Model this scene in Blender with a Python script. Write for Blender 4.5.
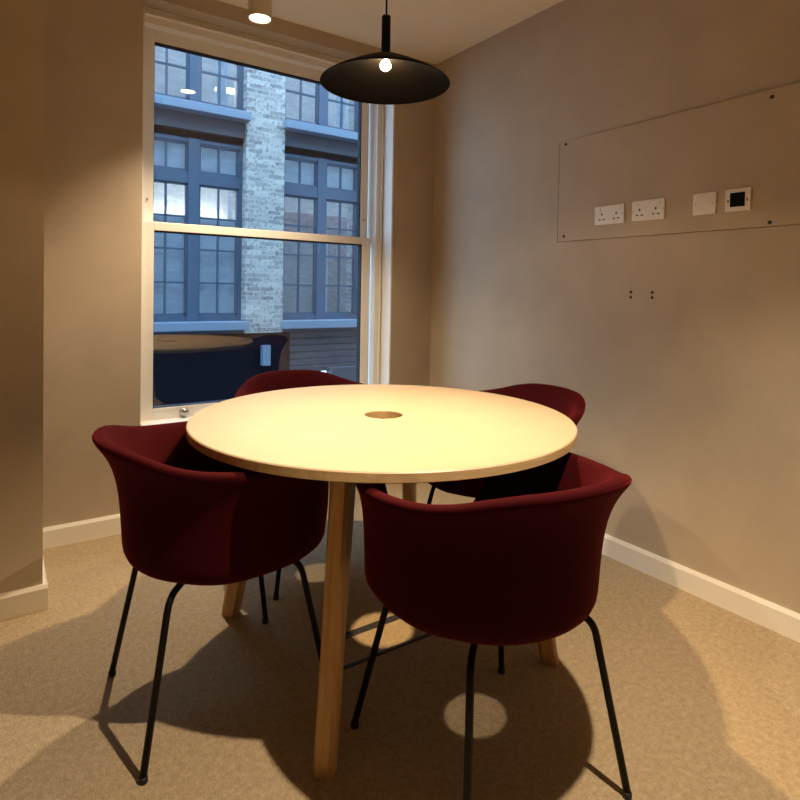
import bpy, bmesh, math, random
from mathutils import Vector, Matrix
random.seed(7)
PI = math.pi
R = math.radians
scene = bpy.context.scene
for o in list(bpy.data.objects):
    bpy.data.objects.remove(o)
COL = scene.collection

# ------------------------------------------------------------------ camera
cd = bpy.data.cameras.new('camera')
cam = bpy.data.objects.new('camera', cd)
COL.objects.link(cam)
cd.sensor_width = 36
cd.sensor_fit = 'HORIZONTAL'
cd.lens = 584.3 / 800 * 36
cd.shift_y = -(400 - 302.8) / 800
cd.clip_start = 0.02
cam.rotation_mode = 'QUATERNION'
q = (Matrix.Rotation(-R(34.47), 4, 'Z') @ Matrix.Rotation(R(90 - 1.254), 4, 'X') @ Matrix.Rotation(R(1.005), 4, 'Z')).to_quaternion()
cam.rotation_quaternion = q
cam.location = (0, 0, 1.14)
scene.camera = cam

# ------------------------------------------------------------------ world, exposure
w = bpy.data.worlds.new('dusk_sky')
scene.world = w
w.use_nodes = True
bgn = w.node_tree.nodes['Background']
bgn.inputs['Color'].default_value = (0.42, 0.68, 1.0, 1)
bgn.inputs['Strength'].default_value = 3.2
vs = scene.view_settings
vs.view_transform = 'Standard'
vs.look = 'None'
vs.exposure = 0.74
vs.gamma = 1.0
vs.use_curve_mapping = False
try:
    scene.cycles.use_denoising = True
    scene.cycles.max_bounces = 10
    scene.cycles.diffuse_bounces = 6
    scene.cycles.transparent_max_bounces = 16
    scene.cycles.caustics_reflective = False
    scene.cycles.caustics_refractive = False
except Exception:
    pass

WARM = (1.0, 0.78, 0.53)
PENDANT_WARM = (1.0, 0.67, 0.33)
PENDANT_W = 84.0
SPOT_W = 135.0
WINDOW_SPOT_W = 75.0

# ------------------------------------------------------------------ materials
def nodes_of(m):
    m.use_nodes = True
    return m.node_tree.nodes, m.node_tree.links, m.node_tree.nodes['Principled BSDF']

def mat(name, col, rough=0.6, metal=0.0, noise=0.0, nscale=20.0, bump=0.0, bscale=200.0, sheen=0.0, spec=None, bdist=0.002):
    m = bpy.data.materials.new(name)
    n, l, p = nodes_of(m)
    p.inputs['Base Color'].default_value = (*col, 1)
    p.inputs['Roughness'].default_value = rough
    p.inputs['Metallic'].default_value = metal
    if spec is not None:
        p.inputs['Specular IOR Level'].default_value = spec
    if sheen:
        p.inputs['Sheen Weight'].default_value = sheen
        p.inputs['Sheen Roughness'].default_value = 0.4
        p.inputs['Sheen Tint'].default_value = (0.58, 0.05, 0.065, 1)
    tc = n.new('ShaderNodeTexCoord')
    if noise:
        t = n.new('ShaderNodeTexNoise')
        t.inputs['Scale'].default_value = nscale
        t.inputs['Detail'].default_value = 6
        l.new(tc.outputs['Object'], t.inputs['Vector'])
        r = n.new('ShaderNodeMapRange')
        r.inputs['From Min'].default_value = 0.3
        r.inputs['From Max'].default_value = 0.7
        r.inputs['To Min'].default_value = 1 - noise
        r.inputs['To Max'].default_value = 1 + noise
        l.new(t.outputs['Fac'], r.inputs['Value'])
        mx = n.new('ShaderNodeMix')
        mx.data_type = 'RGBA'
        mx.blend_type = 'MULTIPLY'
        mx.inputs['Factor'].default_value = 1
        mx.inputs['A'].default_value = (*col, 1)
        l.new(r.outputs['Result'], mx.inputs['B'])
        l.new(mx.outputs['Result'], p.inputs['Base Color'])
    if bump:
        t2 = n.new('ShaderNodeTexNoise')
        t2.inputs['Scale'].default_value = bscale
        t2.inputs['Detail'].default_value = 3
        l.new(tc.outputs['Object'], t2.inputs['Vector'])
        b = n.new('ShaderNodeBump')
        b.inputs['Strength'].default_value = bump
        b.inputs['Distance'].default_value = bdist
        l.new(t2.outputs['Fac'], b.inputs['Height'])
        l.new(b.outputs['Normal'], p.inputs['Normal'])
    return m

def emit_mat(name, col, strength):
    m = bpy.data.materials.new(name)
    n, l, p = nodes_of(m)
    p.inputs['Base Color'].default_value = (*[c * .5 for c in col], 1)
    p.inputs['Emission Color'].default_value = (*col, 1)
    p.inputs['Emission Strength'].default_value = strength
    return m

def glass_mat(name, f0=0.05, tint=(1, 1, 1)):
    m = bpy.data.materials.new(name)
    m.use_nodes = True
    n, l = m.node_tree.nodes, m.node_tree.links
    n.clear()
    out = n.new('ShaderNodeOutputMaterial')
    tr = n.new('ShaderNodeBsdfTransparent')
    tr.inputs['Color'].default_value = (*tint, 1)
    gl = n.new('ShaderNodeBsdfGlossy')
    gl.inputs['Roughness'].default_value = 0.0
    mix = n.new('ShaderNodeMixShader')
    g = n.new('ShaderNodeNewGeometry')
    d = n.new('ShaderNodeVectorMath'); d.operation = 'DOT_PRODUCT'
    l.new(g.outputs['Normal'], d.inputs[0]); l.new(g.outputs['Incoming'], d.inputs[1])
    a = n.new('ShaderNodeMath'); a.operation = 'ABSOLUTE'
    l.new(d.outputs['Value'], a.inputs[0])
    s = n.new('ShaderNodeMath'); s.operation = 'SUBTRACT'; s.inputs[0].default_value = 1
    l.new(a.outputs[0], s.inputs[1])
    pw = n.new('ShaderNodeMath'); pw.operation = 'POWER'; pw.inputs[1].default_value = 5
    l.new(s.outputs[0], pw.inputs[0])
    ma = n.new('ShaderNodeMath'); ma.operation = 'MULTIPLY_ADD'
    ma.inputs[1].default_value = 1 - f0; ma.inputs[2].default_value = f0
    l.new(pw.outputs[0], ma.inputs[0])
    l.new(ma.outputs[0], mix.inputs[0])
    l.new(tr.outputs[0], mix.inputs[1]); l.new(gl.outputs[0], mix.inputs[2])
    l.new(mix.outputs[0], out.inputs[0])
    return m

def wood_mat(name, c1, c2, axis='Z', rough=0.45, scale=14.0):
    m = bpy.data.materials.new(name)
    n, l, p = nodes_of(m)
    tc = n.new('ShaderNodeTexCoord')
    mp = n.new('ShaderNodeMapping')
    s = [scale, scale, scale]
    s['XYZ'.index(axis)] = scale * 0.06
    mp.inputs['Scale'].default_value = s
    l.new(tc.outputs['Object'], mp.inputs['Vector'])
    t = n.new('ShaderNodeTexNoise')
    t.inputs['Scale'].default_value = 3
    t.inputs['Detail'].default_value = 8
    t.inputs['Distortion'].default_value = 0.6
    l.new(mp.outputs['Vector'], t.inputs['Vector'])
    cr = n.new('ShaderNodeValToRGB')
    cr.color_ramp.elements[0].position = 0.35
    cr.color_ramp.elements[0].color = (*c1, 1)
    cr.color_ramp.elements[1].position = 0.65
    cr.color_ramp.elements[1].color = (*c2, 1)
    l.new(t.outputs['Fac'], cr.inputs['Fac'])
    l.new(cr.outputs['Color'], p.inputs['Base Color'])
    p.inputs['Roughness'].default_value = rough
    return m

def carpet_mat():
    m = bpy.data.materials.new('loop_carpet')
    n, l, p = nodes_of(m)
    tc = n.new('ShaderNodeTexCoord')
    mp = n.new('ShaderNodeMapping')
    mp.inputs['Rotation'].default_value = (0, 0, R(12))
    l.new(tc.outputs['Object'], mp.inputs['Vector'])
    v = n.new('ShaderNodeTexVoronoi')
    v.inputs['Scale'].default_value = 165
    v.inputs['Randomness'].default_value = 0.55
    l.new(mp.outputs['Vector'], v.inputs['Vector'])
    t = n.new('ShaderNodeTexNoise')
    t.inputs['Scale'].default_value = 60
    t.inputs['Detail'].default_value = 5
    l.new(tc.outputs['Object'], t.inputs['Vector'])
    cr = n.new('ShaderNodeValToRGB')
    cr.color_ramp.elements[0].position = 0.3
    cr.color_ramp.elements[0].color = (0.40, 0.312, 0.202, 1)
    cr.color_ramp.elements[1].position = 0.7
    cr.color_ramp.elements[1].color = (0.52, 0.41, 0.268, 1)
    l.new(t.outputs['Fac'], cr.inputs['Fac'])
    mr = n.new('ShaderNodeMapRange')
    mr.inputs['From Max'].default_value = 0.75
    mr.inputs['To Min'].default_value = 1.08
    mr.inputs['To Max'].default_value = 0.80
    l.new(v.outputs['Distance'], mr.inputs['Value'])
    mx = n.new('ShaderNodeMix'); mx.data_type = 'RGBA'; mx.blend_type = 'MULTIPLY'
    mx.inputs['Factor'].default_value = 1
    l.new(cr.outputs['Color'], mx.inputs['A']); l.new(mr.outputs['Result'], mx.inputs['B'])
    l.new(mx.outputs['Result'], p.inputs['Base Color'])
    b = n.new('ShaderNodeBump')
    b.invert = True
    b.inputs['Strength'].default_value = 0.6
    b.inputs['Distance'].default_value = 0.004
    l.new(v.outputs['Distance'], b.inputs['Height'])
    l.new(b.outputs['Normal'], p.inputs['Normal'])
    p.inputs['Roughness'].default_value = 0.95
    p.inputs['Specular IOR Level'].default_value = 0.1
    return m

def brick_mat():
    m = bpy.data.materials.new('pale_painted_brick')
    n, l, p = nodes_of(m)
    tc = n.new('ShaderNodeTexCoord')
    sx = n.new('ShaderNodeSeparateXYZ')
    l.new(tc.outputs['Object'], sx.inputs[0])
    ad = n.new('ShaderNodeMath'); ad.operation = 'ADD'
    l.new(sx.outputs['X'], ad.inputs[0]); l.new(sx.outputs['Y'], ad.inputs[1])
    cx = n.new('ShaderNodeCombineXYZ')
    l.new(ad.outputs[0], cx.inputs['X']); l.new(sx.outputs['Z'], cx.inputs['Y'])
    br = n.new('ShaderNodeTexBrick')
    br.inputs['Scale'].default_value = 1
    br.inputs['Brick Width'].default_value = 0.22
    br.inputs['Row Height'].default_value = 0.072
    br.inputs['Mortar Size'].default_value = 0.007
    br.inputs['Color1'].default_value = (0.66, 0.65, 0.60, 1)
    br.inputs['Color2'].default_value = (0.30, 0.30, 0.30, 1)
    br.inputs['Mortar'].default_value = (0.58, 0.58, 0.55, 1)
    l.new(cx.outputs[0], br.inputs['Vector'])
    t = n.new('ShaderNodeTexNoise')
    t.inputs['Scale'].default_value = 21
    t.inputs['Detail'].default_value = 3
    l.new(tc.outputs['Object'], t.inputs['Vector'])
    cr = n.new('ShaderNodeValToRGB')
    cr.color_ramp.elements[0].position = 0.36
    cr.color_ramp.elements[0].color = (0.55, 0.55, 0.55, 1)
    cr.color_ramp.elements[1].position = 0.46
    cr.color_ramp.elements[1].color = (1, 1, 1, 1)
    l.new(t.outputs['Fac'], cr.inputs['Fac'])
    mx = n.new('ShaderNodeMix'); mx.data_type = 'RGBA'; mx.blend_type = 'MULTIPLY'
    mx.inputs['Factor'].default_value = 1
    l.new(br.outputs['Color'], mx.inputs['A']); l.new(cr.outputs['Color'], mx.inputs['B'])
    l.new(mx.outputs['Result'], p.inputs['Base Color'])
    p.inputs['Roughness'].default_value = 0.9
    return m

M = {
    'wall': mat('beige_wall', (0.50, 0.415, 0.315), 0.85, noise=0.06, nscale=5, bump=0.25, bscale=260, spec=0.25),
    'ceiling': mat('ceiling_paint', (0.86, 0.80, 0.71), 0.9, spec=0.2),
    'white': mat('white_gloss_paint', (0.86, 0.83, 0.76), 0.4),
    'window_paint': mat('window_paint', (0.85, 0.83, 0.78), 0.45),
    'carpet': carpet_mat(),
    'laminate': wood_mat('pale_maple_laminate', (0.405, 0.325, 0.228), (0.425, 0.342, 0.244), 'X', 0.42, 10),
    'edge': wood_mat('tabletop_edge', (0.52, 0.37, 0.18), (0.64, 0.47, 0.25), 'X', 0.5, 18),
    'raw_wood': wood_mat('raw_wood', (0.42, 0.28, 0.13), (0.52, 0.36, 0.18), 'X', 0.7, 22),
    'oak': wood_mat('oak_leg', (0.46, 0.27, 0.10), (0.60, 0.38, 0.16), 'Z', 0.45, 16),
    'fabric': mat('wine_red_fabric', (0.034, 0.0024, 0.0038), 0.88, noise=0.18, nscale=300, bump=0.25, bscale=900, sheen=0.36, spec=0.05, bdist=0.001),
    'black': mat('black_powder_coat', (0.004, 0.0037, 0.0037), 0.5, spec=0.2),
    'rubber': mat('black_plastic', (0.010, 0.010, 0.010), 0.6),
    'shade': mat('dark_bronze_shade', (0.0022, 0.0015, 0.0010), 0.55, spec=0.04),
    'spot_body': mat('cream_spot_body', (0.70, 0.60, 0.45), 0.5),
    'bulb': emit_mat('glowing_bulb', (1.0, 0.78, 0.48), 450.0),
    'lens': emit_mat('spot_lens', (1.0, 0.86, 0.62), 12.0),
    'plastic': mat('white_plastic', (0.80, 0.77, 0.70), 0.35),
    'dark_hole': mat('dark_slot', (0.02, 0.015, 0.01), 0.8),
    'module': mat('black_module', (0.004, 0.004, 0.005), 0.7, spec=0.1),
    'plug': mat('brown_wall_plug', (0.055, 0.030, 0.014), 0.7),
    'steel': mat('brushed_steel', (0.55, 0.53, 0.50), 0.35, metal=1.0),
    'box_trim': mat('floor_box_trim', (0.030, 0.030, 0.034), 0.45),
    'glass': glass_mat('window_glass', 0.075),
    'seal': mat('black_glazing_seal', (0.02, 0.02, 0.022), 0.7),
    'brick': brick_mat(),
    'blue_frame': mat('blue_grey_window_paint', (0.085, 0.130, 0.195), 0.5),
    'ledge': mat('pale_blue_ledge', (0.24, 0.32, 0.42), 0.5),
    'beam': mat('slate_beam', (0.075, 0.088, 0.115), 0.6),
    'far_glass': glass_mat('office_glass', 0.20, (0.86, 0.93, 1.0)),
    'office': mat('office_wall', (0.55, 0.56, 0.56), 0.9),
    'office_red': mat('office_maroon_partition', (0.34, 0.20, 0.22), 0.9),
    'curtain': mat('white_blind', (0.88, 0.88, 0.86), 0.8),
    'tube': emit_mat('office_tube', (1.0, 0.95, 0.88), 14.0),
    'office_fill': emit_mat('added_office_glow', (0.80, 0.90, 1.0), 1.6),  # emission of the fill panels added inside the offices
    'shopfront': mat('navy_shopfront', (0.007, 0.009, 0.016), 0.7, spec=0.1),
    'cladding': mat('grey_cladding', (0.075, 0.085, 0.105), 0.6, noise=0.2, nscale=6),
    'asphalt': mat('asphalt', (0.08, 0.08, 0.085), 0.9, noise=0.2, nscale=8),
    'pavement': mat('pavement', (0.22, 0.22, 0.23), 0.9, noise=0.1, nscale=5),
}

# ------------------------------------------------------------------ helpers
def empty(name, loc=(0, 0, 0), rz=0.0):
    o = bpy.data.objects.new(name, None)
    o.empty_display_size = 0.1
    COL.objects.link(o)
    o.location = loc
    o.rotation_euler = (0, 0, rz)
    return o

def tag(o, label=None, cat=None, group=None, kind=None):
    if label: o['label'] = label
    if cat: o['category'] = cat
    if group: o['group'] = group
    if kind: o['kind'] = kind
    return o

def link(name, bm, mats, parent=None, smooth=False, loc=None):
    me = bpy.data.meshes.new(name)
    bmesh.ops.recalc_face_normals(bm, faces=bm.faces)
    bm.to_mesh(me)
    bm.free()
    if not isinstance(mats, (list, tuple)):
        mats = [mats]
    for m in mats:
        me.materials.append(m)
    if smooth:
        for p in me.polygons:
            p.use_smooth = True
    o = bpy.data.objects.new(name, me)
    COL.objects.link(o)
    if parent: o.parent = parent
    if loc: o.location = loc
    return o

def add_box(bm, a, b, bevel=0.0, seg=2, mi=0):
    c = [(a[i] + b[i]) / 2 for i in range(3)]
    s = [abs(b[i] - a[i]) for i in range(3)]
    r = bmesh.ops.create_cube(bm, size=1)
    vs_ = r['verts']
    for v in vs_:
        v.co = Vector((v.co.x * s[0] + c[0], v.co.y * s[1] + c[1], v.co.z * s[2] + c[2]))
    fs = {f for v in vs_ for f in v.link_faces}
    for f in fs: f.material_index = mi
    if bevel:
        es = list({e for v in vs_ for e in v.link_edges})
        bmesh.ops.bevel(bm, geom=es, offset=bevel, segments=seg, affect='EDGES', profile=0.5)
    return bm

def box(name, a, b, m, parent=None, bevel=0.0, seg=2):
    return link(name, add_box(bmesh.new(), a, b, bevel, seg), m, parent)

def lathe(bm, prof, n=48, c=(0, 0), closed=False, mi=0):
    """revolve (r,z) points about the vertical axis through c; r = 0 makes a pole"""
    rings = []
    for r, z in prof:
        if r < 1e-6:
            rings.append([bm.verts.new((c[0], c[1], z))])
        else:
            rings.append([bm.verts.new((c[0] + r * math.cos(2 * PI * k / n), c[1] + r * math.sin(2 * PI * k / n), z)) for k in range(n)])
    pairs = list(zip(rings, rings[1:]))
    if closed: pairs.append((rings[-1], rings[0]))
    for A, B in pairs:
        for k in range(n):
            k2 = (k + 1) % n
            if len(A) == 1 and len(B) == 1: continue
            if len(A) == 1: f = bm.faces.new((A[0], B[k], B[k2]))
            elif len(B) == 1: f = bm.faces.new((A[k], B[0], A[k2]))
            else: f = bm.faces.new((A[k], B[k], B[k2], A[k2]))
            f.material_index = mi
    return bm

def tube(bm, pts, rad, n=12):
    pts = [Vector(p) for p in pts]
    rings = []
    up = Vector((0.3, 0.1, 1)).normalized()
    for i, p in enumerate(pts):
        t = (pts[min(i + 1, len(pts) - 1)] - pts[max(i - 1, 0)]).normalized()
        a = t.cross(Vector((0.577, -0.577, 0.577)))
        if a.length < 0.1: a = t.cross(up)
        a.normalize()
        b = t.cross(a)
        rr = rad[i] if isinstance(rad, (list, tuple)) else rad
        rings.append([bm.verts.new(p + a * rr * math.cos(2 * PI * k / n) + b * rr * math.sin(2 * PI * k / n)) for k in range(n)])
    for A, B in zip(rings, rings[1:]):
        for k in range(n):
            bm.faces.new((A[k], B[k], B[(k + 1) % n], A[(k + 1) % n]))
    bm.faces.new(rings[0]); bm.faces.new(rings[-1])
    return bm

def struct(o):
    o['kind'] = 'structure'
    return o

# ------------------------------------------------------------------ room shell
XR, H = 2.195, 2.52
YW = 2.86           # window wall, right of the window and above it
YL = 2.92           # window wall left of the window
XP, YP = 0.128, 2.37  # projecting wall on the left
OX0, OX1 = 0.545, 1.903   # window opening
OZ0, OZ1 = 0.478, 2.444
XL, YB = -1.7, -2.3
T = 3.22            # outer face of the window wall

struct(box('floor', (XL - .2, YB - .2, -0.12), (XR + .15, T, 0), M['carpet']))
struct(box('ceiling', (XL - .2, YB - .2, H), (XR + .15, T, H + .15), M['ceiling']))
struct(box('wall_right', (XR, YB - .2, 0), (XR + .15, T, H), M['wall']))
struct(box('wall_rear', (XL, YB - .2, 0), (XR, YB, H), M['wall']))
struct(box('wall_left', (XL - .2, YB - .2, 0), (XL, T, H), M['wall']))
struct(box('wall_left_pier', (XL, YP, 0), (XP, T, H), M['wall']))
bm = bmesh.new()
add_box(bm, (XP, YL, 0), (OX0, T, H))
add_box(bm, (OX1, YW, 0), (XR, T, H))
add_box(bm, (OX0, YW, OZ1), (OX1, T, H))
add_box(bm, (OX0, YL, 0), (OX1, T, OZ0))
struct(link('wall_window', bm, M['wall']))

def skirting(name, x0, y0, x1, y1, nx, ny, ht=0.088, th=0.016):
    """board with a small bevelled top from (x0,y0) to (x1,y1), thickness towards (nx,ny)"""
    prof = [(0, 0), (th, 0), (th, ht - .012), (th * .55, ht), (0, ht)]
    bm = bmesh.new()
    A = [bm.verts.new((x0 + nx * d, y0 + ny * d, z)) for d, z in prof]
    B = [bm.verts.new((x1 + nx * d, y1 + ny * d, z)) for d, z in prof]
    for k in range(5):
        bm.faces.new((A[k], A[(k + 1) % 5], B[(k + 1) % 5], B[k]))
    bm.faces.new(A); bm.faces.new(B)
    return struct(link(name, bm, M['white']))

skirting('baseboard_right', XR, YB, XR, YW, -1, 0)
skirting('baseboard_window', XP, YL, OX0 + .1, YL, 0, -1)
skirting('baseboard_left', XL, YP, XP + .016, YP, 0, -1)
skirting('baseboard_left_return', XP, YP, XP, YL, 1, 0)
skirting('baseboard_rear', XL, YB, XR, YB, 0, 1)

# ------------------------------------------------------------------ sash window
win = tag(empty('window_1', (0, 0, 0)), kind='structure')
bm = bmesh.new()
FY0, FY1 = 2.965, 3.14
add_box(bm, (OX0, FY0, OZ0), (0.560, FY1, OZ1))                    # left lining
add_box(bm, (1.852, FY0, OZ0), (OX1, FY1, OZ1))                    # right lining
add_box(bm, (0.560, FY0, 2.408), (1.852, FY1, OZ1))                # head
add_box(bm, (0.560, FY0 + .006, 2.376), (1.852, FY1, 2.408))       # head bead
add_box(bm, (1.876, FY0 - .012, OZ0), (1.8895, FY0, 2.40), .003)   # staff bead right
add_box(bm, (0.560, FY0 - .012, 2.408), (1.876, FY0, 2.420), .003) # staff bead head
link('window_frame', bm, M['window_paint'], win)
bm = bmesh.new()
add_box(bm, (OX0 - .0, 2.885, OZ0 - .0), (OX1, 2.985, OZ0 + .014), .004)
link('window_sill', bm, M['window_paint'], win)
# right reveal lining, painted
link('reveal_lining', add_box(bmesh.new(), (1.893, YW - .001, OZ0), (OX1, FY0 - .012, OZ1)), M['window_paint'], win)

def sash(name, x0, x1, z0, z1, gx0, gx1, gz0, gz1, y0, y1, yg):
    s = link(name, bmesh.new(), M['window_paint'], win)
    bm = bmesh.new()
    add_box(bm, (x0, y0, z0), (gx0, y1, z1), .002)
    add_box(bm, (gx1, y0, z0), (x1, y1, z1), .002)
    add_box(bm, (gx0, y0, gz1), (gx1, y1, z1), .002)
    add_box(bm, (gx0, y0, z0), (gx1, y1, gz0), .002)
    bm.to_mesh(s.data); bm.free()
    bm = bmesh.new()
    e = .006
    for a, b in (((gx0, y0 + .006, gz0), (gx0 + e * .4, y1 - .006, gz1)), ((gx1 - e, y0 + .006, gz0), (gx1, y1 - .006, gz1)),
                 ((gx0, y0 + .006, gz1 - e * 1.2), (gx1, y1 - .006, gz1)), ((gx0, y0 + .006, gz0), (gx1, y1 - .006, gz0 + e * .4))):
        add_box(bm, a, b)
    link('glazing_seal', bm, M['seal'], s)
    link('pane', add_box(bmesh.new(), (gx0, yg - .002, gz0), (gx1, yg + .002, gz1)), M['glass'], s)
    return s
up = sash('upper_sash', 0.563, 1.832, 1.412, 2.376, 0.617, 1.783, 1.452, 2.320, 3.030, 3.072, 3.052)
lo = sash('lower_sash', 0.560, 1.826, 0.492, 1.446, 0.612, 1.770, 0.546, 1.406, 2.982, 3.026, 3.004)
bm = bmesh.new()
lathe(bm, [(0, 0), (.020, 0), (.020, .004), (.012, .006), (.011, .016), (.019, .022), (.018, .030), (0, .032)], 24)
bmesh.ops.rotate(bm, verts=bm.verts, cent=(0, 0, 0), matrix=Matrix.Rotation(R(90), 3, 'X'))
o = link('sash_lift', bm, M['steel'], lo, True, (0.757, 2.982, 0.519)); tag(o, 'round metal sash lift')
o2 = o.copy(); COL.objects.link(o2); o2.location.x = 1.62
for x in (0.588, 1.806):
    bm = bmesh.new()
    lathe(bm, [(0, 1.552), (.005, 1.552), (.005, 1.562), (0, 1.562)], 12, (x, 3.0255))
    link('sash_stop', bm, M['steel'], up)

# ------------------------------------------------------------------ street and the office building opposite
FYB = 9.0
struct(box('street', (-30, -25, -3.4), (40, FYB + 8, -3.2), M['asphalt']))
bm = bmesh.new()
for a, b in (((-25, -3.2), (.50, 7.5)), ((1.95, -3.2), (32, 7.5)), ((.50, -3.2), (1.95, .45)), ((.50, 2.47), (1.95, 7.5))):
    add_box(bm, (a[0], T, a[1]), (b[0], T + .1, b[1]))
struct(link('wall_exterior', bm, M['brick']))
bld = tag(empty('office_building', (0, FYB, -3.2)), 'pale brick and blue framed office building across the street', 'building')
def bb(name, a, b, m, parent=None, bevel=0):
    """part of the building given in room coordinates"""
    o = box(name, a, b, m, parent or bld, bevel)
    if parent is None or parent is bld:
        o.location = (0, -FYB, 3.2)
    return o
BX = [(-0.48, 1.025), (1.66, 3.165), (3.80, 5.305), (5.94, 7.445)]
PX = [(-3.0, -0.48), (1.025, 1.66), (3.165, 3.80), (5.305, 5.94), (7.445, 10.5)]
for x0, x1 in PX:
    bb('brick_pier', (x0, FYB - .10, 0.42), (x1, FYB + .5, 9.2), M['brick'])
bb('shop_fascia', (-3, FYB - .06, -.62), (3.95, FYB + .5, 0.42), M['shopfront'])
bm = bmesh.new()
for k in range(6):
    z = 0.42 - k * .115
    add_box(bm, (3.95, FYB - .07, z - .11), (10.5, FYB + .5, z), .012, 1)
o = link('cladding', bm, M['cladding'], bld, loc=(0, -FYB, 3.2))
bb('shopfront', (-3, FYB + .02, -3.2), (10.5, FYB + .5, -.62), M['shopfront'])
bm = bmesh.new()
for k in range(26):
    x = 1.0 + k * .25
    add_box(bm, (x, FYB - .1, -2.0), (x + .05, FYB - .05, -.62))
add_box(bm, (.9, FYB - .12, -.66), (7.5, FYB - .04, -.60))
link('railing', bm, M['cladding'], bld, loc=(0, -FYB, 3.2))
bb('canopy', (4.62, FYB - .30, -.85), (6.2, FYB - .07, -.20), M['beam'])
bb('pale_wall_box', (3.45, FYB - .16, -.10), (3.58, FYB - .06, .22), M['ledge'])  # small pale blue box on the shop fascia
FLOOR = 3.37
def fwin(x0, x1, z0, z1, ztr, zb):
    """one steel framed office window: two casement pairs with glazing bars, transom, panes"""
    yf = FYB + .06
    xm = (x0 + x1) / 2
    fr = bmesh.new()
    add_box(fr, (x0, yf, z0), (x0 + .055, yf + .12, z1))
    add_box(fr, (x1 - .055, yf, z0), (x1, yf + .12, z1))
    add_box(fr, (xm - .08, yf - .02, z0), (xm + .08, yf + .12, z1))
    add_box(fr, (x0 + .055, yf, z1 - .06), (x1 - .055, yf + .12, z1))
    add_box(fr, (x0 + .055, yf, z0), (x1 - .055, yf + .12, z0 + .10))
    if ztr:
        add_box(fr, (x0 + .055, yf - .01, ztr - .09), (x1 - .055, yf + .12, ztr + .09))
    f = link('window', fr, M['blue_frame'], bld, loc=(0, -FYB, 3.2))
    br = bmesh.new()
    for a, b in ((x0 + .055, xm - .08), (xm + .08, x1 - .055)):
        c = (a + b) / 2
        add_box(br, (c - .014, yf + .03, z0 + .1), (c + .014, yf + .07, z1 - .06))
        for z in zb:
            add_box(br, (a, yf + .03, z - .014), (b, yf + .07, z + .014))
        # casement rims
        zt = (ztr - .09) if ztr else z1 - .06
        for za, zc in (((z0 + .1), zt),) + ((((ztr + .09), z1 - .06),) if ztr else ()):
            add_box(br, (a, yf + .02, za), (a + .03, yf + .08, zc))
            add_box(br, (b - .03, yf + .02, za), (b, yf + .08, zc))
            add_box(br, (a, yf + .02, za), (b, yf + .08, za + .03))
            add_box(br, (a, yf + .02, zc - .03), (b, yf + .08, zc))
    link('glazing_bars', br, M['blue_frame'], f)
    for a, b in ((x0 + .055, xm - .08), (xm + .08, x1 - .055)):
        link('pane', add_box(bmesh.new(), (a, yf + .045, z0 + .1), (b, yf + .055, z1 - .06)), M['far_glass'], f)
    return f
for bi, (x0, x1) in enumerate(BX):
    for fl in (0, 1):
        dz = fl * FLOOR
        fwin(x0, x1, (.60, 3.82)[fl], 3.36 + dz, 2.775 + dz if fl == 0 else None, [(1.193, 1.699, 2.188), (4.40, 4.95, 5.5)][fl])
        zl = .48 if fl == 0 else 3.70
        bb('ledge', (x0 - .03, FYB - .24, zl), (x1 + .03, FYB + .07, zl + .13), M['ledge'], bevel=.01)
        if fl == 0: bb('ledge_fascia', (x0, FYB - .10, .42), (x1, FYB + .07, .48), M['beam'])
    bb('spandrel_beam', (x0, FYB - .04, 3.46), (x1, FYB + .2, 3.70), M['beam'])
    bb('window_head', (x0, FYB + .05, 3.36), (x1, FYB + .2, 3.46), M['shopfront'])
# offices behind the panes
for fl in (0, 1):
    z = .40 + fl * FLOOR
    bb('office_floor', (-1, FYB + .5, z - .1), (9.5, FYB + 3.2, z), M['beam'])
    bb('office_ceiling', (-1, FYB + .2, z + 3.0), (9.5, FYB + 3.2, z + 3.1), M['office'])
    bb('office_rear_wall', (-1, FYB + 3.2, z - .1), (9.5, FYB + 3.3, z + 3.1), M['office'])
bb('blind', (1.72, FYB + .19, 2.80), (3.11, FYB + .20, 3.34), M['curtain'])  # white sheet added to lighten the upper panes in place of reflected sky
bb('blind', (3.86, FYB + .19, 2.84), (5.25, FYB + .20, 3.34), M['curtain'])  # added likewise, its white stands for sky reflected in the panes
for fl in (0, 1):
    bb('added_fill_panel', (.5, FYB + .8, 3.36 + fl * FLOOR), (8.5, FYB + 2.6, 3.39 + fl * FLOOR), M['office_fill'])  # glowing panels added to brighten the offices behind the panes
bb('party_wall', (3.4, FYB + .5, .40), (3.5, FYB + 3.2, 3.4), M['office'])
bb('office_roof', (-3, FYB + .5, 7.1), (10.5, FYB + 3.3, 7.3), M['beam'])
bb('partition', (4.0, FYB + 1.5, .40), (6.4, FYB + 1.6, 2.6), M['office_red'])
bb('white_cupboard', (4.35, FYB + 1.2, .40), (5.05, FYB + 1.5, 2.0), M['office'])
bb('blind', (4.55, FYB + .24, .70), (4.78, FYB + .27, 2.1), M['curtain'])
bb('blind', (1.72, FYB + .19, .70), (3.11, FYB + .20, 2.20), M['curtain'])
bb('blind', (2.80, FYB + .24, 3.97), (2.96, FYB + .28, 6.7), M['curtain'])
bb('blind', (4.92, FYB + .24, 3.97), (5.08, FYB + .28, 6.7), M['curtain'])
bb('added_bounce_panel', (1.70, FYB + .62, 2.0), (3.12, FYB + .64, 3.0), M['curtain'])  # white panel added to catch the tube's glow above the blind
bb('strip_light', (1.70, FYB + .40, 2.14), (3.10, FYB + .46, 2.19), M['tube'])
bb('strip_light', (2.92, FYB + .60, 4.36), (3.30, FYB + .72, 4.41), M['tube'])

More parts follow.
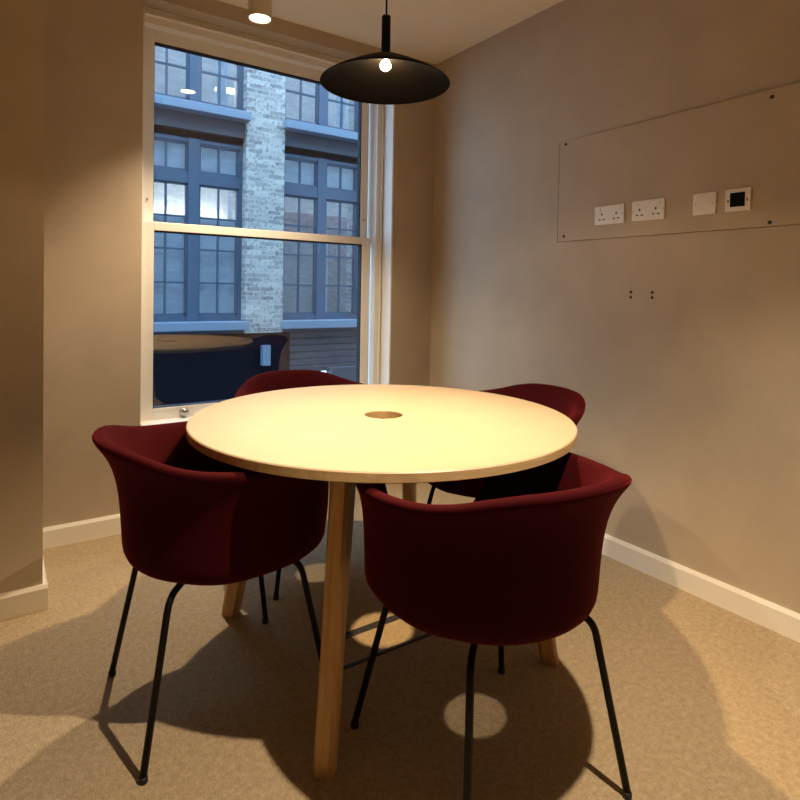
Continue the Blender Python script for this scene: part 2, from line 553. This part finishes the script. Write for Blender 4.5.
# ------------------------------------------------------------------ wall panel, sockets and fixings on the right wall
PXF = XR - .009
pan = tag(empty('wall_panel', (XR, 1.335, 1.61)), 'flat beige access panel carrying the sockets on the right wall', 'panel')
bm = bmesh.new(); add_box(bm, (-.009, -.535, -.228), (-.0005, .537, .242), .0012, 1)
link('board', bm, M['wall'], pan)
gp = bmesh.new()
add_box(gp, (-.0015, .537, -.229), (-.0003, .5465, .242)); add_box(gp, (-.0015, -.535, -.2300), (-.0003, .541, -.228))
link('gap_shade_strip', gp, mat('gap_shade_tone', (0.24, 0.185, 0.13), 0.9), pan)  # solid strips coloured dark as the shade along the board's edge
for y, z in ((1.835, 1.835), (1.835, 1.405), (.95, 1.825), (.945, 1.395)):
    bm = bmesh.new()
    lathe(bm, [(0, -.001), (.007, -.001), (.007, .0012), (.003, .0018), (0, .0006)], 16)
    bmesh.ops.rotate(bm, verts=bm.verts, cent=(0, 0, 0), matrix=Matrix.Rotation(R(-90), 3, 'Y'))
    link('screw', bm, M['plug'], pan, loc=(-.009, y - 1.335, z - 1.61))

def plate(name, y0, y1, z0, z1, label, cat, group=None):
    y0, y1, z0, z1 = y0 * .992, y1 * .992, 1.14 + (z0 - 1.14) * .992, 1.14 + (z1 - 1.14) * .992   # measured on the wall, now on the board
    t = tag(empty(name, (PXF, (y0 + y1) / 2, (z0 + z1) / 2)), label, cat, group)
    hw, hh = (y1 - y0) / 2, (z1 - z0) / 2
    bm = bmesh.new(); add_box(bm, (-.009, -hw, -hh), (0, hw, hh), .0025, 2)
    link('faceplate', bm, M['plastic'], t)
    return t, hw, hh
def slot(t, y, z, wy, wz, m='dark_hole', name='pin_slot', d=.0007):
    link(name, add_box(bmesh.new(), (-.009 - d, y - wy / 2, z - wz / 2), (-.0085, y + wy / 2, z + wz / 2)), M[m], t)
for y0, y1, z0, z1, lab in ((1.523, 1.672, 1.443, 1.526, 'white double wall socket furthest left in the row, nearest the window'),
                            (1.340, 1.486, 1.444, 1.528, 'white double wall socket with dark pin holes, second from the window')):
    t, hw, hh = plate('double_socket', y0, y1, z0, z1, lab, 'socket', 'double sockets on the right wall')
    for s in (1, -1):
        cy = s * .036
        slot(t, cy, .004, .006, .010)                      # earth
        slot(t, cy + .011, -.018, .010, .005); slot(t, cy - .011, -.018, .010, .005)
        bm = bmesh.new(); add_box(bm, (-.0125, cy - .008 + s * .012, .016), (-.0088, cy + .008 + s * .012, .032), .0015)
        link('switch_rocker', bm, M['plastic'], t)
    for s in (1, -1):
        slot(t, s * .0655, 0, .006, .006, 'steel', 'screw')
t, hw, hh = plate('blank_plate', 1.136, 1.224, 1.445, 1.527, 'square white blank wall plate between the double sockets and the black-centred plate', 'wall plate')
for s in (1, -1):
    slot(t, s * .032, 0, .006, .006, 'steel', 'screw')
slot(t, 0, 0, .050, .0012, 'plastic', 'moulded_line', .0012)
t, hw, hh = plate('media_plate', 1.014, 1.103, 1.445, 1.528, 'white wall plate with a black square module, rightmost in the row', 'wall plate')
bm = bmesh.new(); add_box(bm, (-.0125, -.025, -.024), (-.008, .025, .026), .001)
md = link('black_module', bm, M['module'], t); tag(md, 'black square module')
for k in (-1, 1):
    slot(t, k * .033, -.002, .004, .010, 'dark_hole', 'screw_recess')
for y, lab in ((1.480, 'nearer the window'), (1.382, 'further from the window')):
    for z, lab2 in ((1.148, 'upper'), (1.127, 'lower')):
        bm = bmesh.new()
        lathe(bm, [(0, -.010), (.0068, -.010), (.0068, .0012), (.004, .0016), (0, .0016)], 14)
        bmesh.ops.rotate(bm, verts=bm.verts, cent=(0, 0, 0), matrix=Matrix.Rotation(R(-90), 3, 'Y'))
        o = link('wall_plug', bm, M['plug'], loc=(XR, y, z))
        tag(o, '%s brown wall plug below the sockets, in the pair %s' % (lab2, lab), 'wall plug', 'wall plugs below the sockets')

# ------------------------------------------------------------------ floor box
fb = tag(empty('floor_box', (1.02, 1.586, 0)), 'dark trimmed rectangular floor outlet box set in the carpet under the table', 'floor box')
bm = bmesh.new()
hx, hy, tr = .175, .080, .012
add_box(bm, (-hx, -hy, -.004), (hx, -hy + tr, .004), .001)
add_box(bm, (-hx, hy - .030, -.004), (hx, hy, .004), .001)
add_box(bm, (-hx, -hy + tr, -.004), (-hx + tr, hy - .030, .004), .001)
add_box(bm, (hx - tr, -hy + tr, -.004), (hx, hy - .030, .004), .001)
link('trim_frame', bm, M['box_trim'], fb)
link('carpeted_lid', add_box(bmesh.new(), (-hx + tr, -hy + tr, -.004), (hx - tr, hy - .030, .002)), M['carpet'], fb)

# ------------------------------------------------------------------ round table
TX, TY = 1.019, 1.566
tab = tag(empty('round_table', (TX, TY, 0)), 'large round pale wooden table with four splayed oak legs and a central cable hole', 'table')
bm = bmesh.new()
RT = .596
hr = .061
prof = [(hr, .738), (hr + .002, .740), (RT - .003, .740), (RT, .737), (RT, .7165), (RT - .003, .714), (hr, .714)]
n = 128
rings = [[bm.verts.new((r * math.cos(2 * PI * k / n), r * math.sin(2 * PI * k / n), z)) for k in range(n)] for r, z in prof]
for i in range(len(rings)):
    A, B = rings[i], rings[(i + 1) % len(rings)]
    for k in range(n):
        f = bm.faces.new((A[k], B[k], B[(k + 1) % n], A[(k + 1) % n]))
        f.material_index = {0: 0, 1: 0, 2: 0, 3: 1, 4: 1, 5: 1, 6: 2}[i]
link('tabletop', bm, [M['laminate'], M['edge'], M['raw_wood']], tab)
for k in range(4):
    a = R((43.5, 129.5, 223.2, 316.5)[k])
    bm = bmesh.new()
    rb, rt = (.520, .548, .522, .535)[k], .405
    secs = [(0.0, rb, .028, .024), (.25, rb + (rt - rb) * .25 / .714, .031, .024), (.714, rt, .045, .026)]
    prev = None
    for z, r, hrad, htan in secs:
        c = .35
        pts = []
        # octagonal (chamfered) section
        for sx, sy in ((1, -1 + c), (1, 1 - c), (1 - c, 1), (-1 + c, 1), (-1, 1 - c), (-1, -1 + c), (-1 + c, -1), (1 - c, -1)):
            pts.append(bm.verts.new(((r + sx * hrad) * math.cos(a) - sy * htan * math.sin(a), (r + sx * hrad) * math.sin(a) + sy * htan * math.cos(a), z)))
        if prev:
            for j in range(8):
                bm.faces.new((prev[j], prev[(j + 1) % 8], pts[(j + 1) % 8], pts[j]))
        else:
            bm.faces.new(pts)
        prev = pts
    bm.faces.new(prev)
    link('leg', bm, M['oak'], tab)

# ------------------------------------------------------------------ armchairs
def sstep(a, b, x):
    t = max(0.0, min(1.0, (x - a) / (b - a)))
    return t * t * (3 - 2 * t)
def lerp_table(x, tab):
    """smooth interpolation through (x, y) pairs"""
    for (a, ya), (b, yb) in zip(tab, tab[1:]):
        if x <= b:
            return ya + (yb - ya) * (x - a) / (b - a)
    return tab[-1][1]
def shell_mesh():
    """upholstered tub shell, facing +y, seat centre at the origin"""
    bm = bmesh.new()
    N = 72
    def params(phi):            # phi = degrees away from the back centre
        Hh = lerp_table(phi, ((0, .755), (12, .754), (26, .750), (38, .738), (50, .720), (62, .708), (78, .701), (95, .698), (140, .695), (180, .695)))
        fr = sstep(134, 160, phi)
        Hh = Hh * (1 - fr) + .455 * fr
        flare = .066 - .030 * sstep(20, 85, phi) - .030 * sstep(95, 135, phi)
        return Hh, flare * (1 - fr), fr
    cols = []
    for k in range(N):
        th = 2 * PI * k / N - PI / 2
        phi = abs((math.degrees(th + PI / 2) + 180) % 360 - 180)
        Hh, fl, fr = params(phi)
        rr = lerp_table(phi, ((0, .250), (25, .253), (50, .258), (75, .274), (95, .285), (115, .303), (132, .306), (150, .302), (165, .295), (180, .292)))
        z0 = .440
        zb = .400 + .028 * sstep(70, 150, phi)
        P = [(.09, .399), (.17, .401), (rr - .052, zb + .004), (rr - .018, zb + .020)]
        for t in (.0, .14, .32, .5, .68, .82, .93, 1.0):
            r = rr - .004 * (1 - t) ** 2 + fl * (.12 * t + .88 * t ** 4.5)
            P.append((r, z0 + (Hh - .016 - z0) * t))
        rt_ = rr + fl
        P += [(rt_ + .004, Hh - .006), (rt_ - .002, Hh + .004), (rt_ - .016, Hh + .006), (rt_ - .030, Hh - .001)]
        zi = .472
        Hi = Hh - .010
        for t in (.9, .72, .5, .3, .12):
            r = rr - .032 + fl * (.12 * t + .88 * t ** 3.5) - .016 * (1 - t) ** 2 - .006 * fr
            P.append((r, zi - .004 * fr + (Hi - zi) * t))
        P += [(rr - .062, .462), (.15, .454), (.08, .452)]
        cols.append([bm.verts.new((r * math.cos(th), r * math.sin(th), z)) for r, z in P])
    nb = bm.verts.new((0, 0, .399)); nt = bm.verts.new((0, 0, .452))
    for k in range(N):
        A, B = cols[k], cols[(k + 1) % N]
        for j in range(len(A) - 1):
            bm.faces.new((A[j], B[j], B[j + 1], A[j + 1]))
        bm.faces.new((nb, B[0], A[0])); bm.faces.new((nt, A[-1], B[-1]))
    return bm

def leg_bm(sx, sy):
    foot = Vector(((.222 if sy < 0 else .240) * sx, .238 * sy, .012)); knee = Vector((.172 * sx, .172 * sy, .388)); end = Vector((.11 * sx, .11 * sy, .402))
    pts = [foot]
    a = foot.lerp(knee, .90)
    b = knee.lerp(end, .35)
    for i in range(0, 9):
        t = i / 8
        pts.append(a * (1 - t) ** 2 + knee * 2 * t * (1 - t) + b * t * t)
    pts.append(end)
    return tube(bmesh.new(), pts, .0085, 14)

def make_chair():
    t = empty('armchair')
    s = link('seat_shell', shell_mesh(), M['fabric'], t, True)
    sub = s.modifiers.new('smooth', 'SUBSURF'); sub.levels = 1; sub.render_levels = 1
    for sx, sy in ((-1, -1), (1, -1), (1, 1), (-1, 1)):
        l = link('leg', leg_bm(sx, sy), M['black'], t, True)
        bm = bmesh.new()
        lathe(bm, [(0, 0), (.0108, 0), (.0108, .010), (.009, .014), (0, .014)], 16, ((.222 if sy < 0 else .240) * sx, .238 * sy))
        link('foot_glide', bm, M['rubber'], l, True)
    return t
def copy_tree(o, parent=None):
    c = o.copy(); COL.objects.link(c); c.parent = parent
    for ch in list(o.children):
        copy_tree(ch, c)
    return c
proto = make_chair()
G = 'wine red armchairs around the round table'
CH = [((.981, 1.030), -6, 'wine red upholstered armchair in the right foreground, its back to the viewer'),
      ((.513, 1.631), -90, 'wine red upholstered armchair at the left of the table, side-on to the viewer'),
      ((1.088, 2.222), 178, 'wine red armchair behind the table, its back against the window'),
      ((1.575, 1.615), 84, 'dark wine red armchair between the table and the right wall')]
for i, ((x, y), a, lab) in enumerate(CH):
    c = proto if i == 0 else copy_tree(proto)
    c.location = (x, y, 0); c.rotation_euler = (0, 0, R(a))
    tag(c, lab, 'armchair', G)

# ------------------------------------------------------------------ pendant lamp
LX, LY = .953, 1.487
pl = tag(empty('pendant_lamp', (LX, LY, H)), 'black wide disc pendant lamp with a glowing bulb over the table', 'pendant lamp')
def zz(*p): return [(r, z - H) for r, z in p]
prof = zz((0, 1.836), (.030, 1.8355), (.060, 1.828), (.120, 1.800), (.170, 1.773), (.1925, 1.7585), (.194, 1.756), (.1915, 1.7565), (.168, 1.770), (.118, 1.796), (.058, 1.823), (.028, 1.830), (0, 1.8305))
link('lamp_shade', lathe(bmesh.new(), prof, 72), M['shade'], pl, True)
link('stem', lathe(bmesh.new(), zz((0, 1.8365), (.0135, 1.8365), (.0135, 1.955), (.012, 1.958), (0, 1.958)), 24), M['black'], pl)
link('cord', tube(bmesh.new(), [(0, 0, 1.957 - H), (.001, 0, 2.2 - H), (0, 0, -.02)], .0028, 8), M['black'], pl, True)
link('ceiling_rose', lathe(bmesh.new(), zz((0, H - .024), (.045, H - .024), (.05, H - .02), (.05, H), (0, H)), 32), M['black'], pl)
bl = link('bulb', lathe(bmesh.new(), zz(*[(.0155 * math.sin(PI * k / 12), 1.811 - .0155 * math.cos(PI * k / 12)) for k in range(13)]), 24), M['bulb'], pl, True)
link('bulb_holder', lathe(bmesh.new(), zz((0, 1.8245), (.011, 1.8245), (.012, 1.830), (0, 1.830)), 20), M['steel'], pl, True)

ld = bpy.data.lights.new('pendant_beam', 'SPOT')
ld.energy = PENDANT_W
ld.color = PENDANT_WARM
ld.spot_size = R(98)
ld.spot_blend = 1.0
ld.shadow_soft_size = 0.018
o = bpy.data.objects.new('pendant_beam', ld)
COL.objects.link(o); o.parent = pl; o.location = (0, 0, 1.789 - H)

# ------------------------------------------------------------------ ceiling spotlights
for x, y, lab, pw, ang in ((.930, 2.465, 'cream cylinder spotlight on the ceiling in front of the window', WINDOW_SPOT_W, 103),
                  (.938, .43, 'cream cylinder spotlight on the ceiling between the pendant lamp and the viewer', SPOT_W, 106)):
    t = tag(empty('ceiling_spotlight', (x, y, H)), lab, 'ceiling light', 'cylinder spotlights on the ceiling')
    zb = 2.303
    link('housing', lathe(bmesh.new(), zz((.043, zb + .006), (.046, zb), (.049, zb), (.050, zb + .004), (.050, H), (0, H), (0, zb + .03), (.043, zb + .03)), 40), M['spot_body'], t, True)
    link('lens', lathe(bmesh.new(), zz((0, zb + .004), (.0425, zb + .004), (.0425, zb + .009), (0, zb + .009)), 32), M['lens'], t)
    ld = bpy.data.lights.new('spot_beam', 'SPOT')
    ld.energy = pw
    ld.color = WARM
    ld.spot_size = R(ang)
    ld.spot_blend = 0.7
    ld.shadow_soft_size = 0.018
    lo_ = bpy.data.objects.new('spot_beam', ld)
    COL.objects.link(lo_); lo_.parent = t
    lo_.location = (0, 0, zb - H - .002)
